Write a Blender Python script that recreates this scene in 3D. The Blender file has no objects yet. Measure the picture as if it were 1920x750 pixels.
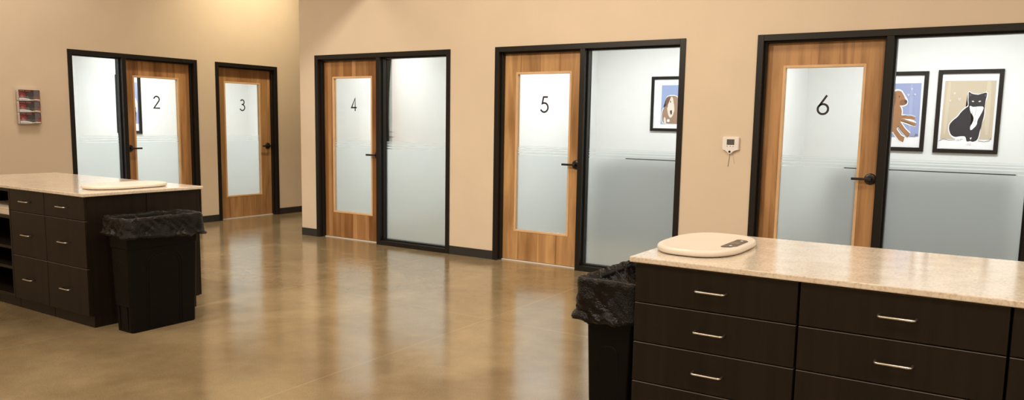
import bpy, bmesh, math, random
from mathutils import Vector, Matrix, noise
random.seed(7)
C = bpy.context.scene.collection
PI = math.pi
XL = -7.751            # plane of the left wall; the right wall is the plane y = 0

# ------------------------------------------------------------------ materials
def newmat(name):
    m = bpy.data.materials.new(name); m.use_nodes = True
    nt = m.node_tree; nt.nodes.clear()
    out = nt.nodes.new('ShaderNodeOutputMaterial')
    return m, nt, out

def N(nt, typ, **kw):
    n = nt.nodes.new(typ)
    for k, v in kw.items():
        if k in n.inputs: n.inputs[k].default_value = v
        else: setattr(n, k, v)
    return n

def ramp(nt, fac, stops, interp='LINEAR'):
    r = nt.nodes.new('ShaderNodeValToRGB'); r.color_ramp.interpolation = interp
    els = r.color_ramp.elements
    while len(els) < len(stops): els.new(0.5)
    for e, (p, c) in zip(els, stops):
        e.position = p; e.color = (c[0], c[1], c[2], 1) if len(c) == 3 else c
    nt.links.new(fac, r.inputs[0])
    return r

def coords(nt, scale=(1, 1, 1), loc=(0, 0, 0)):
    tc = nt.nodes.new('ShaderNodeTexCoord')
    mp = nt.nodes.new('ShaderNodeMapping')
    mp.inputs['Scale'].default_value = scale
    mp.inputs['Location'].default_value = loc
    nt.links.new(tc.outputs['Object'], mp.inputs[0])
    return mp.outputs[0]

def simple(name, col, rough=0.5, metal=0.0, spec=0.5, bump=0.0, bscale=200, var=0.0, vscale=6, coat=0.0, bdist=0.001):
    m, nt, out = newmat(name)
    b = N(nt, 'ShaderNodeBsdfPrincipled')
    b.inputs['Roughness'].default_value = rough
    b.inputs['Metallic'].default_value = metal
    b.inputs['Specular IOR Level'].default_value = spec
    b.inputs['Coat Weight'].default_value = coat
    nt.links.new(b.outputs[0], out.inputs[0])
    co = coords(nt)
    n = N(nt, 'ShaderNodeTexNoise', Scale=vscale, Detail=4.0)
    nt.links.new(co, n.inputs['Vector'])
    lo = [max(0, c * (1 - var)) for c in col]; hi = [min(1, c * (1 + var)) for c in col]
    r = ramp(nt, n.outputs[0], [(0.3, lo), (0.7, hi)])
    nt.links.new(r.outputs[0], b.inputs['Base Color'])
    if bump:
        n2 = N(nt, 'ShaderNodeTexNoise', Scale=bscale, Detail=3.0)
        nt.links.new(co, n2.inputs['Vector'])
        bp = N(nt, 'ShaderNodeBump', Strength=bump, Distance=bdist)
        nt.links.new(n2.outputs[0], bp.inputs['Height']); nt.links.new(bp.outputs[0], b.inputs['Normal'])
    return m

def floor_material():
    m, nt, out = newmat('polished concrete')
    b = N(nt, 'ShaderNodeBsdfPrincipled')
    nt.links.new(b.outputs[0], out.inputs[0])
    co = coords(nt)
    big = N(nt, 'ShaderNodeTexNoise', Scale=0.9, Detail=6.0, Roughness=0.6, Distortion=0.6); nt.links.new(co, big.inputs['Vector'])
    mid = N(nt, 'ShaderNodeTexNoise', Scale=5.0, Detail=8.0, Roughness=0.65); nt.links.new(co, mid.inputs['Vector'])
    fine = N(nt, 'ShaderNodeTexNoise', Scale=120.0, Detail=3.0); nt.links.new(co, fine.inputs['Vector'])
    r1 = ramp(nt, big.outputs[0], [(0.32, FLOOR_A), (0.52, FLOOR_B), (0.7, FLOOR_C)])
    r2 = ramp(nt, mid.outputs[0], [(0.3, (0.86, 0.86, 0.86)), (0.7, (1.1, 1.09, 1.06))])
    r3 = ramp(nt, fine.outputs[0], [(0.3, (0.85, 0.85, 0.85)), (0.7, (1.1, 1.1, 1.1))])
    m1 = N(nt, 'ShaderNodeMix', data_type='RGBA', blend_type='MULTIPLY'); m1.inputs[0].default_value = 1
    nt.links.new(r1.outputs[0], m1.inputs[6]); nt.links.new(r2.outputs[0], m1.inputs[7])
    m2 = N(nt, 'ShaderNodeMix', data_type='RGBA', blend_type='MULTIPLY'); m2.inputs[0].default_value = 1
    nt.links.new(m1.outputs[2], m2.inputs[6]); nt.links.new(r3.outputs[0], m2.inputs[7])
    # saw-cut control joints: along y at x = -1.65 + k*1.965, along x at y = -2.08 + k*3
    sx = N(nt, 'ShaderNodeSeparateXYZ'); nt.links.new(co, sx.inputs[0])
    def joint(sock, off, per):
        a = N(nt, 'ShaderNodeMath', operation='ADD'); nt.links.new(sock, a.inputs[0]); a.inputs[1].default_value = -off + per * 50.5
        w = N(nt, 'ShaderNodeMath', operation='MODULO'); nt.links.new(a.outputs[0], w.inputs[0]); w.inputs[1].default_value = per
        s = N(nt, 'ShaderNodeMath', operation='SUBTRACT'); nt.links.new(w.outputs[0], s.inputs[0]); s.inputs[1].default_value = per / 2
        ab = N(nt, 'ShaderNodeMath', operation='ABSOLUTE'); nt.links.new(s.outputs[0], ab.inputs[0])
        l = N(nt, 'ShaderNodeMath', operation='LESS_THAN'); nt.links.new(ab.outputs[0], l.inputs[0]); l.inputs[1].default_value = 0.0045
        return l.outputs[0]
    mx = N(nt, 'ShaderNodeMath', operation='MAXIMUM')
    nt.links.new(joint(sx.outputs[0], -1.65, 1.965), mx.inputs[0]); nt.links.new(joint(sx.outputs[1], -2.08, 3.0), mx.inputs[1])
    m3 = N(nt, 'ShaderNodeMix', data_type='RGBA', blend_type='MIX')
    jm = N(nt, 'ShaderNodeMath', operation='MULTIPLY'); nt.links.new(mx.outputs[0], jm.inputs[0]); jm.inputs[1].default_value = 0.55
    nt.links.new(jm.outputs[0], m3.inputs[0]); nt.links.new(m2.outputs[2], m3.inputs[6]); m3.inputs[7].default_value = (0.42, 0.31, 0.18, 1)
    nt.links.new(m3.outputs[2], b.inputs['Base Color'])
    rr = ramp(nt, mid.outputs[0], [(0.3, (0.13,) * 3), (0.75, (0.19,) * 3)])
    nt.links.new(rr.outputs[0], b.inputs['Roughness'])
    b.inputs['Specular IOR Level'].default_value = 1.0
    bp = N(nt, 'ShaderNodeBump', Strength=0.02, Distance=0.01)
    nt.links.new(mid.outputs[0], bp.inputs['Height']); nt.links.new(bp.outputs[0], b.inputs['Normal'])
    return m
FLOOR_A, FLOOR_B, FLOOR_C = (0.235, 0.173, 0.095), (0.30, 0.225, 0.126), (0.365, 0.282, 0.166)

def veneer(name, seed, light, dark, width=0.155, strip=0.3, grain=1.0):
    """plank-matched veneer: planks run vertically, each with its own tone"""
    m, nt, out = newmat(name)
    b = N(nt, 'ShaderNodeBsdfPrincipled'); b.inputs['Roughness'].default_value = 0.38
    b.inputs['Specular IOR Level'].default_value = 0.4
    nt.links.new(b.outputs[0], out.inputs[0])
    co = coords(nt, loc=(seed * 3.37, 0, seed * 1.9))
    s = N(nt, 'ShaderNodeSeparateXYZ'); nt.links.new(co, s.inputs[0])
    d = N(nt, 'ShaderNodeMath', operation='DIVIDE'); nt.links.new(s.outputs[0], d.inputs[0]); d.inputs[1].default_value = width
    fl = N(nt, 'ShaderNodeMath', operation='FLOOR'); nt.links.new(d.outputs[0], fl.inputs[0])
    fr = N(nt, 'ShaderNodeMath', operation='FRACT'); nt.links.new(d.outputs[0], fr.inputs[0])
    wn = N(nt, 'ShaderNodeTexWhiteNoise', noise_dimensions='1D'); nt.links.new(fl.outputs[0], wn.inputs['W'])
    # light sap strip at one edge of every plank
    st = N(nt, 'ShaderNodeMath', operation='LESS_THAN'); nt.links.new(fr.outputs[0], st.inputs[0]); st.inputs[1].default_value = abs(strip)
    co2 = coords(nt, scale=(1, 1, 0.09), loc=(seed * 5.1, 0, seed))
    g1 = N(nt, 'ShaderNodeTexNoise', Scale=11.0, Detail=5.0, Distortion=0.9); nt.links.new(co2, g1.inputs['Vector'])
    co3 = coords(nt, scale=(1, 1, 0.03), loc=(seed, 0, 0))
    g2 = N(nt, 'ShaderNodeTexNoise', Scale=150.0, Detail=3.0); nt.links.new(co3, g2.inputs['Vector'])
    a1 = N(nt, 'ShaderNodeMath', operation='MULTIPLY_ADD'); nt.links.new(wn.outputs[0], a1.inputs[0]); a1.inputs[1].default_value = 0.30; a1.inputs[2].default_value = -0.15
    a2 = N(nt, 'ShaderNodeMath', operation='MULTIPLY_ADD'); nt.links.new(g1.outputs[0], a2.inputs[0]); a2.inputs[1].default_value = 1.45 * grain; nt.links.new(a1.outputs[0], a2.inputs[2])
    a3 = N(nt, 'ShaderNodeMath', operation='MULTIPLY_ADD'); nt.links.new(g2.outputs[0], a3.inputs[0]); a3.inputs[1].default_value = 0.22; nt.links.new(a2.outputs[0], a3.inputs[2])
    a4 = N(nt, 'ShaderNodeMath', operation='MULTIPLY_ADD'); nt.links.new(st.outputs[0], a4.inputs[0]); a4.inputs[1].default_value = 0.28 if strip > 0 else -0.3; nt.links.new(a3.outputs[0], a4.inputs[2])
    r = ramp(nt, a4.outputs[0], [(0.35, dark), (0.75, [(x + y) / 2 for x, y in zip(light, dark)]), (1.1 if False else 1.0, light)])
    co4 = coords(nt, scale=(1, 1, 0.22), loc=(seed * 2.3, 0, seed * 0.7))
    kn = N(nt, 'ShaderNodeTexNoise', Scale=5.5, Detail=2.0, Distortion=0.5); nt.links.new(co4, kn.inputs['Vector'])
    kr = ramp(nt, kn.outputs[0], [(0.3, (0.72, 0.68, 0.62)), (0.5, (1, 1, 1)), (0.72, (1.08, 1.08, 1.06))])
    mm = N(nt, 'ShaderNodeMix', data_type='RGBA', blend_type='MULTIPLY'); mm.inputs[0].default_value = 1
    nt.links.new(r.outputs[0], mm.inputs[6]); nt.links.new(kr.outputs[0], mm.inputs[7])
    nt.links.new(mm.outputs[2], b.inputs['Base Color'])
    return m

def laminate(name, base, hi):
    m, nt, out = newmat(name)
    b = N(nt, 'ShaderNodeBsdfPrincipled'); b.inputs['Roughness'].default_value = 0.42
    b.inputs['Specular IOR Level'].default_value = 0.22
    nt.links.new(b.outputs[0], out.inputs[0])
    co = coords(nt, scale=(1, 1, 0.04))
    g = N(nt, 'ShaderNodeTexNoise', Scale=26.0, Detail=5.0, Roughness=0.6); nt.links.new(co, g.inputs['Vector'])
    r = ramp(nt, g.outputs[0], [(0.3, base), (0.72, hi)])
    nt.links.new(r.outputs[0], b.inputs['Base Color'])
    return m

def quartz():
    m, nt, out = newmat('beige quartz')
    b = N(nt, 'ShaderNodeBsdfPrincipled'); b.inputs['Roughness'].default_value = 0.13
    b.inputs['Specular IOR Level'].default_value = 0.55
    nt.links.new(b.outputs[0], out.inputs[0])
    co = coords(nt)
    a = N(nt, 'ShaderNodeTexNoise', Scale=9.0, Detail=8.0, Roughness=0.7); nt.links.new(co, a.inputs['Vector'])
    v = N(nt, 'ShaderNodeTexNoise', Scale=95.0, Detail=4.0, Roughness=0.7); nt.links.new(co, v.inputs['Vector'])
    r1 = ramp(nt, a.outputs[0], [(0.35, (0.69, 0.595, 0.485)), (0.65, (0.81, 0.74, 0.64))])
    r2 = ramp(nt, v.outputs[0], [(0.33, (0.72, 0.66, 0.6)), (0.5, (1, 1, 1)), (0.75, (1.06, 1.06, 1.06))])
    mm = N(nt, 'ShaderNodeMix', data_type='RGBA', blend_type='MULTIPLY'); mm.inputs[0].default_value = 1
    nt.links.new(r1.outputs[0], mm.inputs[6]); nt.links.new(r2.outputs[0], mm.inputs[7])
    nt.links.new(mm.outputs[2], b.inputs['Base Color'])
    return m

def clear_shader(nt, tint=(0.97, 0.985, 0.98)):
    t = N(nt, 'ShaderNodeBsdfTransparent'); t.inputs[0].default_value = (*tint, 1)
    g = N(nt, 'ShaderNodeBsdfAnisotropic') if False else N(nt, 'ShaderNodeBsdfGlossy'); g.inputs['Roughness'].default_value = 0.02
    fr = N(nt, 'ShaderNodeFresnel'); fr.inputs[0].default_value = 1.5
    mix = N(nt, 'ShaderNodeMixShader')
    nt.links.new(fr.outputs[0], mix.inputs[0]); nt.links.new(t.outputs[0], mix.inputs[1]); nt.links.new(g.outputs[0], mix.inputs[2])
    return mix.outputs[0]

def film_glass():
    """clear glass with frosted privacy film: solid below 1.103 m, thin bands up to 1.191 m"""
    m, nt, out = newmat('glass with frosted privacy film')
    clear = clear_shader(nt)
    df = N(nt, 'ShaderNodeBsdfDiffuse'); df.inputs[0].default_value = (0.56, 0.61, 0.61, 1)
    tl = N(nt, 'ShaderNodeBsdfTranslucent'); tl.inputs[0].default_value = (0.70, 0.76, 0.77, 1)
    rf = N(nt, 'ShaderNodeBsdfRefraction'); rf.inputs[0].default_value = (0.80, 0.86, 0.87, 1)
    rf.inputs['Roughness'].default_value = 0.5; rf.inputs['IOR'].default_value = 1.2
    gl = N(nt, 'ShaderNodeBsdfGlossy'); gl.inputs['Roughness'].default_value = 0.12
    a = N(nt, 'ShaderNodeMixShader'); a.inputs[0].default_value = 0.40
    nt.links.new(rf.outputs[0], a.inputs[1]); nt.links.new(tl.outputs[0], a.inputs[2])
    b = N(nt, 'ShaderNodeMixShader'); b.inputs[0].default_value = 0.12
    nt.links.new(a.outputs[0], b.inputs[1]); nt.links.new(df.outputs[0], b.inputs[2])
    c = N(nt, 'ShaderNodeMixShader'); c.inputs[0].default_value = 0.04
    nt.links.new(b.outputs[0], c.inputs[1]); nt.links.new(gl.outputs[0], c.inputs[2])
    tc = N(nt, 'ShaderNodeTexCoord'); s = N(nt, 'ShaderNodeSeparateXYZ'); nt.links.new(tc.outputs['Object'], s.inputs[0])
    mr = N(nt, 'ShaderNodeMapRange'); nt.links.new(s.outputs[2], mr.inputs[0])
    mr.inputs[1].default_value = 1.09; mr.inputs[2].default_value = 1.20
    edges = [(1.103, 0), (1.111, 1), (1.133, 0), (1.142, 1), (1.158, 0), (1.167, 1), (1.177, 0), (1.186, 1), (1.1905, 0)]
    st = [(0.0, (1, 1, 1))] + [((z - 1.09) / 0.11, (v, v, v)) for z, v in edges]
    r = ramp(nt, mr.outputs[0], st, 'CONSTANT')
    # a very light overall haze on the clear part comes from a second ramp floor of 4 %
    mx = N(nt, 'ShaderNodeMixShader'); nt.links.new(r.outputs[0], mx.inputs[0])
    nt.links.new(clear, mx.inputs[1]); nt.links.new(c.outputs[0], mx.inputs[2])
    nt.links.new(mx.outputs[0], out.inputs[0])
    return m

def clear_mat(name):
    m, nt, out = newmat(name); nt.links.new(clear_shader(nt, (0.94, 0.93, 0.92)), out.inputs[0]); return m

def bag_material():
    m, nt, out = newmat('black bin liner plastic')
    b = N(nt, 'ShaderNodeBsdfPrincipled'); b.inputs['Base Color'].default_value = (0.002, 0.0019, 0.0018, 1)
    b.inputs['Roughness'].default_value = 0.12; b.inputs['Specular IOR Level'].default_value = 0.28
    nt.links.new(b.outputs[0], out.inputs[0])
    co = coords(nt)
    n1 = N(nt, 'ShaderNodeTexNoise', Scale=16.0, Detail=4.0, Roughness=0.55, Distortion=2.2); nt.links.new(co, n1.inputs['Vector'])
    v = N(nt, 'ShaderNodeTexNoise', Scale=95.0, Detail=3.0); nt.links.new(co, v.inputs['Vector'])
    ad = N(nt, 'ShaderNodeMath', operation='ADD'); nt.links.new(n1.outputs[0], ad.inputs[0]); nt.links.new(v.outputs[0], ad.inputs[1])
    bp = N(nt, 'ShaderNodeBump', Strength=0.4, Distance=0.010); nt.links.new(ad.outputs[0], bp.inputs['Height'])
    pt = N(nt, 'ShaderNodeTexNoise', Scale=9.0, Detail=1.0); nt.links.new(co, pt.inputs['Vector'])
    pr = ramp(nt, pt.outputs[0], [(0.47, (0, 0, 0)), (0.56, (1, 1, 1))])
    cr = N(nt, 'ShaderNodeTexNoise', Scale=210.0, Detail=2.0); nt.links.new(co, cr.inputs['Vector'])
    b2 = N(nt, 'ShaderNodeBump', Distance=0.006); nt.links.new(pr.outputs[0], b2.inputs['Strength'])
    nt.links.new(cr.outputs[0], b2.inputs['Height']); nt.links.new(bp.outputs[0], b2.inputs['Normal'])
    nt.links.new(b2.outputs[0], b.inputs['Normal'])
    return m

M = {}
M['wall'] = simple('tan orange-peel paint', (0.665, 0.553, 0.425), 0.72, bump=0.25, bscale=260, var=0.03, vscale=2, bdist=0.002)
M['white_wall'] = simple('white exam room paint', (0.82, 0.83, 0.82), 0.75, bump=0.15, bscale=240, var=0.01, bdist=0.002)
M['ceiling'] = simple('ceiling paint', (0.7, 0.66, 0.6), 0.8)
M['floor'] = floor_material()
M['exam_floor'] = simple('grey exam floor', (0.24, 0.235, 0.225), 0.4, var=0.1)
M['frame'] = simple('dark bronze metal', (0.011, 0.0098, 0.0085), 0.38, spec=0.3)
M['base'] = simple('black rubber base', (0.022, 0.021, 0.02), 0.5)
M['bead'] = simple('pale maple glazing bead', (0.66, 0.43, 0.235), 0.4, var=0.08)
M['film'] = film_glass()
def acrylic(name):
    m, nt, out = newmat(name)
    t = N(nt, 'ShaderNodeBsdfTransparent'); t.inputs[0].default_value = (0.97, 0.96, 0.95, 1)
    g = N(nt, 'ShaderNodeBsdfGlossy'); g.inputs['Roughness'].default_value = 0.05
    mix = N(nt, 'ShaderNodeMixShader'); mix.inputs[0].default_value = 0.06
    nt.links.new(t.outputs[0], mix.inputs[1]); nt.links.new(g.outputs[0], mix.inputs[2]); nt.links.new(mix.outputs[0], out.inputs[0])
    return m
M['clear'] = acrylic('clear acrylic')
M['black'] = simple('matte black metal', (0.012, 0.011, 0.011), 0.35)
M['number'] = simple('black vinyl', (0.01, 0.01, 0.011), 0.5)
M['gap_light_strip'] = simple('painted door gap light', (0.8, 0.78, 0.74), 0.4, metal=0.2)  # pale colour painting the lit gap below each door
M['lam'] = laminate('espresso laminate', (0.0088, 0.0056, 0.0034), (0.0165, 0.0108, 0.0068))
M['lam_lit_edge'] = simple('espresso painted-lit edge', (0.10, 0.085, 0.072), 0.4)  # paler espresso: overhead light painted into the upward drawer edges
M['quartz'] = quartz()
M['steel'] = simple('brushed nickel', (0.72, 0.70, 0.66), 0.3, metal=1.0)
M['scale'] = simple('off white plastic', (0.80, 0.74, 0.66), 0.35)
M['grey_panel'] = simple('grey display panel', (0.085, 0.085, 0.085), 0.35)
M['lcd'] = simple('dark display glass', (0.02, 0.02, 0.02), 0.15)
M['bin'] = simple('black bin plastic', (0.003, 0.0025, 0.0022), 0.45, spec=0.14, bump=0.1, bscale=500)
M['bag'] = bag_material()
M['white_plastic'] = simple('white plastic', (0.78, 0.75, 0.72), 0.45)
M['paper'] = simple('white paper', (0.86, 0.87, 0.9), 0.6)
M['blackframe'] = simple('black picture frame', (0.006, 0.006, 0.007), 0.4, spec=0.2)
M['cardboard'] = simple('pale cardboard', (0.72, 0.62, 0.5), 0.7, var=0.06)
M['exam_top'] = simple('black laminate worktop', (0.01, 0.01, 0.011), 0.4)
M['exam_cab'] = simple('grey laminate', (0.05, 0.056, 0.062), 0.5)
def flat(name, c): return simple(name, c, 0.6)
ART = {k: flat('print ' + k, c) for k, c in dict(
    tan=(0.56, 0.465, 0.35), tan2=(0.62, 0.53, 0.40), blue=(0.30, 0.35, 0.58), blue2=(0.35, 0.40, 0.63), sky=(0.29, 0.37, 0.60), white=(0.88, 0.88, 0.9),
    black=(0.012, 0.012, 0.02), brown=(0.36, 0.17, 0.075), brown2=(0.24, 0.10, 0.045), dkbrown=(0.17, 0.085, 0.05),
    grey=(0.09, 0.075, 0.075), fawn=(0.33, 0.21, 0.14), cream=(0.74, 0.65, 0.56), line=(0.05, 0.05, 0.05), red=(0.23, 0.035, 0.035),
    darkred=(0.07, 0.018, 0.02), slate=(0.13, 0.12, 0.14), pink=(0.33, 0.14, 0.15)).items()}

# ------------------------------------------------------------------ mesh helpers
class MB:
    def __init__(s): s.bm = bmesh.new()
    def box(s, x0, x1, y0, y1, z0, z1, bev=0.0, seg=2, mi=0):
        t = bmesh.new()
        v = [t.verts.new(p) for p in ((x0, y0, z0), (x1, y0, z0), (x1, y1, z0), (x0, y1, z0), (x0, y0, z1), (x1, y0, z1), (x1, y1, z1), (x0, y1, z1))]
        for f in ((0, 3, 2, 1), (4, 5, 6, 7), (0, 1, 5, 4), (1, 2, 6, 5), (2, 3, 7, 6), (3, 0, 4, 7)): t.faces.new([v[i] for i in f])
        if bev: bmesh.ops.bevel(t, geom=list(t.edges), offset=bev, segments=seg, affect='EDGES', profile=0.5)
        s.merge(t, mi); return s
    def merge(s, t, mi=0):
        mp = {}
        for v in t.verts: mp[v] = s.bm.verts.new(v.co)
        for f in t.faces:
            try:
                nf = s.bm.faces.new([mp[v] for v in f.verts]); nf.material_index = mi; nf.smooth = f.smooth
            except ValueError: pass
        t.free()
    def prism(s, poly, to3, d0, d1, mi=0, bev=0.0):
        """poly: 2-D outline; to3(a, b, depth) -> 3-D"""
        t = bmesh.new()
        a = [t.verts.new(to3(p[0], p[1], d0)) for p in poly]; b = [t.verts.new(to3(p[0], p[1], d1)) for p in poly]
        n = len(poly)
        t.faces.new(a[::-1]); top = t.faces.new(b)
        for i in range(n): t.faces.new((a[i], a[(i + 1) % n], b[(i + 1) % n], b[i]))
        if bev: bmesh.ops.bevel(t, geom=list(top.edges), offset=bev, segments=2, affect='EDGES')
        s.merge(t, mi); return s
    def tube(s, pts, r, seg=8, mi=0, closed_ends=True):
        pts = [Vector(p) for p in pts]; rings = []
        up = Vector((0, 0, 1))
        for i, p in enumerate(pts):
            d = (pts[min(i + 1, len(pts) - 1)] - pts[max(i - 1, 0)]).normalized()
            a = d.cross(up)
            if a.length < 1e-3: a = d.cross(Vector((1, 0, 0)))
            a.normalize(); b = d.cross(a)
            rr = r[i] if isinstance(r, (list, tuple)) else r
            rings.append([s.bm.verts.new(p + (a * math.cos(2 * PI * k / seg) + b * math.sin(2 * PI * k / seg)) * rr) for k in range(seg)])
        for q, w in zip(rings, rings[1:]):
            for k in range(seg):
                f = s.bm.faces.new((q[k], q[(k + 1) % seg], w[(k + 1) % seg], w[k])); f.smooth = True; f.material_index = mi
        if closed_ends:
            for q in (rings[0][::-1], rings[-1]):
                f = s.bm.faces.new(q); f.material_index = mi
        return s
    def loft(s, rings, mi=0, cap0=True, cap1=True, smooth=True):
        R = [[s.bm.verts.new(p) for p in r] for r in rings]
        n = len(R[0])
        for q, w in zip(R, R[1:]):
            for k in range(n):
                f = s.bm.faces.new((q[k], q[(k + 1) % n], w[(k + 1) % n], w[k])); f.smooth = smooth; f.material_index = mi
        if cap0: s.bm.faces.new(R[0][::-1]).material_index = mi
        if cap1: s.bm.faces.new(R[-1]).material_index = mi
        return s
    def poly(s, pts, mi=0):
        f = s.bm.faces.new([s.bm.verts.new(p) for p in pts]); f.material_index = mi; return s
    def build(s, name, mats, parent=None, recalc=True, autosmooth=False):
        if recalc: bmesh.ops.recalc_face_normals(s.bm, faces=s.bm.faces)
        me = bpy.data.meshes.new(name); s.bm.to_mesh(me); s.bm.free()
        for m in (mats if isinstance(mats, (list, tuple)) else [mats]): me.materials.append(m)
        o = bpy.data.objects.new(name, me); C.objects.link(o)
        if parent: o.parent = parent
        return o

def tag(o, label=None, cat=None, group=None, kind=None):
    if label: o['label'] = label
    if cat: o['category'] = cat
    if group: o['group'] = group
    if kind: o['kind'] = kind
    return o
def empty(name, loc, rz=0.0, label=None, cat=None, group=None, kind=None):
    o = bpy.data.objects.new(name, None); C.objects.link(o); o.empty_display_size = 0.1
    o.location = loc; o.rotation_euler = (0, 0, rz)
    return tag(o, label, cat, group, kind)
def struct(o, label, cat): return tag(o, label, cat, kind='structure')

# ------------------------------------------------------------------ the shell
WT = 0.104                      # partition thickness
H = 2.184                       # outer height of the door frames
CEIL = 4.3
# openings along the right wall (x ranges) and along the left wall (y ranges)
R_OPEN = [(-5.632, -3.598), (-3.0254, -1.0094), (-0.3856, 1.6344)]
L_OPEN = [(-1.801, -0.1125), (0.172, 1.229)]

def wall_with_openings(a0, a1, opens, to_box):
    mb = MB(); cur = a0
    for o0, o1 in opens:
        to_box(mb, cur, o0, 0, CEIL); to_box(mb, o0, o1, H, CEIL); cur = o1
    to_box(mb, cur, a1, 0, CEIL)
    return mb
def rb(mb, a, b, z0, z1): mb.box(a, b, 0, WT, z0, z1)
def lb(mb, a, b, z0, z1): mb.box(XL - WT, XL, a, b, z0, z1)
struct(wall_with_openings(-5.896, 7.0, R_OPEN, rb).build('wall_right', M['wall']), 'long tan wall holding doors 4, 5 and 6', 'wall')
struct(wall_with_openings(-11.0, 6.0, L_OPEN, lb).build('wall_left', M['wall']), 'tan wall on the left holding doors 2 and 3', 'wall')
struct(MB().box(-5.896, -5.80, WT, 6.0, 0, CEIL).build('wall_corridor', M['wall']), 'corridor side of the tan wall corner, turning away behind door 4', 'wall')
struct(MB().box(XL, -5.80, 6.0, 6.1, 0, CEIL).build('wall_end', M['wall']), 'far end of the corridor past door 3', 'wall')
struct(MB().box(-7.9, 7.1, -11.1, -11.0, 0, CEIL).build('wall_back', M['wall']), 'tan wall behind the camera', 'wall')
struct(MB().box(7.0, 7.1, -11.0, WT, 0, CEIL).build('wall_east', M['wall']), 'tan wall far off to the right', 'wall')
struct(MB().box(-11.0, 7.1, -11.1, 6.1, -0.1, 0.0).build('floor', M['floor']), 'glossy polished brown concrete floor with saw-cut joints', 'floor')
struct(MB().box(-7.9, 7.1, -11.1, 6.1, CEIL, CEIL + 0.1).build('ceiling', M['ceiling']), 'high ceiling of the hall', 'ceiling')
struct(MB().box(-5.1, -4.2, -4.2, -0.002, 3.25, CEIL - 0.002).build('trim_beam', M['ceiling']), 'unseen block added under the hall ceiling to cast the wall shadow', 'beam')  # added out of view; its lower edge shapes the diagonal wall shadow

# exam rooms behind the walls
EC = 2.75
IW = M['white_wall']
struct(MB().box(-5.80, 2.5, 3.0, 3.1, 0, EC).build('wall_exam_back', IW), 'white back wall seen through the glass of rooms 4, 5 and 6', 'wall')
for i, (x, lab) in enumerate(((-5.75, 'white side wall inside room 4'), (-3.417, 'white partition between rooms 4 and 5'), (-0.671, 'white partition between rooms 5 and 6'), (2.45, 'white side wall inside room 6'))):
    struct(MB().box(x - 0.05, x + 0.05, WT, 3.0, 0, EC).build('wall_exam_divider', IW), lab, 'wall')
struct(MB().box(-5.80, 2.5, WT, 3.1, EC, EC + 0.05).build('ceiling_exam', IW), 'white ceiling over rooms 4, 5 and 6', 'ceiling')
struct(MB().box(-11.0, -10.9, -2.8, 3.3, 0, EC).build('wall_exam_far', IW), 'white back wall seen through the glass of rooms 2 and 3', 'wall')
for y, lab in ((-2.75, 'white side wall inside room 2'), (0.03, 'white partition between rooms 2 and 3'), (3.25, 'white side wall inside room 3')):
    struct(MB().box(-10.9, XL - WT, y - 0.05, y + 0.05, 0, EC).build('wall_exam_partition', IW), lab, 'wall')
struct(MB().box(-11.0, XL - WT, -2.8, 3.3, EC, EC + 0.05).build('ceiling_exam_left', IW), 'white ceiling over rooms 2 and 3', 'ceiling')

# baseboards: black cove base, 9 cm
def base_r(a, b, lab): struct(MB().box(a, b, -0.008, 0.0, 0, 0.092, 0.002).build('baseboard_right', M['base']), lab, 'baseboard')
def base_l(a, b, lab): struct(MB().box(XL, XL + 0.008, a, b, 0, 0.092, 0.002).build('baseboard_left', M['base']), lab, 'baseboard')
base_r(-5.896, -5.634, 'short black baseboard left of the door 4 frame')
base_r(-3.596, -3.027, 'black baseboard between doors 4 and 5')
base_r(-1.007, -0.387, 'black baseboard between doors 5 and 6')
base_r(1.636, 7.0, 'black baseboard right of door 6')
base_l(-11.0, -1.803, 'black baseboard left of the door 2 frame, behind the left island')
base_l(-0.11, 0.17, 'black baseboard between doors 2 and 3')
base_l(1.231, 6.0, 'black baseboard right of door 3, running into the corridor')

# ------------------------------------------------------------------ door units
J = 0.051; PROUD = 0.012; STOP = 0.016
def ribbon(mb, pts, w, to3, closed=False):
    """flat stroke of width w along 2-D points"""
    n = len(pts)
    L, Rr = [], []
    for i in range(n):
        a = pts[max(i - 1, 0)]; b = pts[min(i + 1, n - 1)]
        if 0 < i < n - 1:
            d1 = Vector((pts[i][0] - a[0], pts[i][1] - a[1])).normalized(); d2 = Vector((b[0] - pts[i][0], b[1] - pts[i][1])).normalized()
            d = (d1 + d2).normalized(); k = 1 / max(0.5, d.dot(d1))
        else:
            d = Vector((b[0] - a[0], b[1] - a[1])).normalized(); k = 1
        nx, ny = -d.y * w / 2 * k, d.x * w / 2 * k
        L.append((pts[i][0] + nx, pts[i][1] + ny)); Rr.append((pts[i][0] - nx, pts[i][1] - ny))
    for i in range(n - 1):
        mb.poly([to3(*L[i]), to3(*L[i + 1]), to3(*Rr[i + 1]), to3(*Rr[i])])
def arc(cx, cy, rx, ry, a0, a1, n=20):
    return [(cx + rx * math.cos(math.radians(a0 + (a1 - a0) * i / n)), cy + ry * math.sin(math.radians(a0 + (a1 - a0) * i / n))) for i in range(n + 1)]
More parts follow.
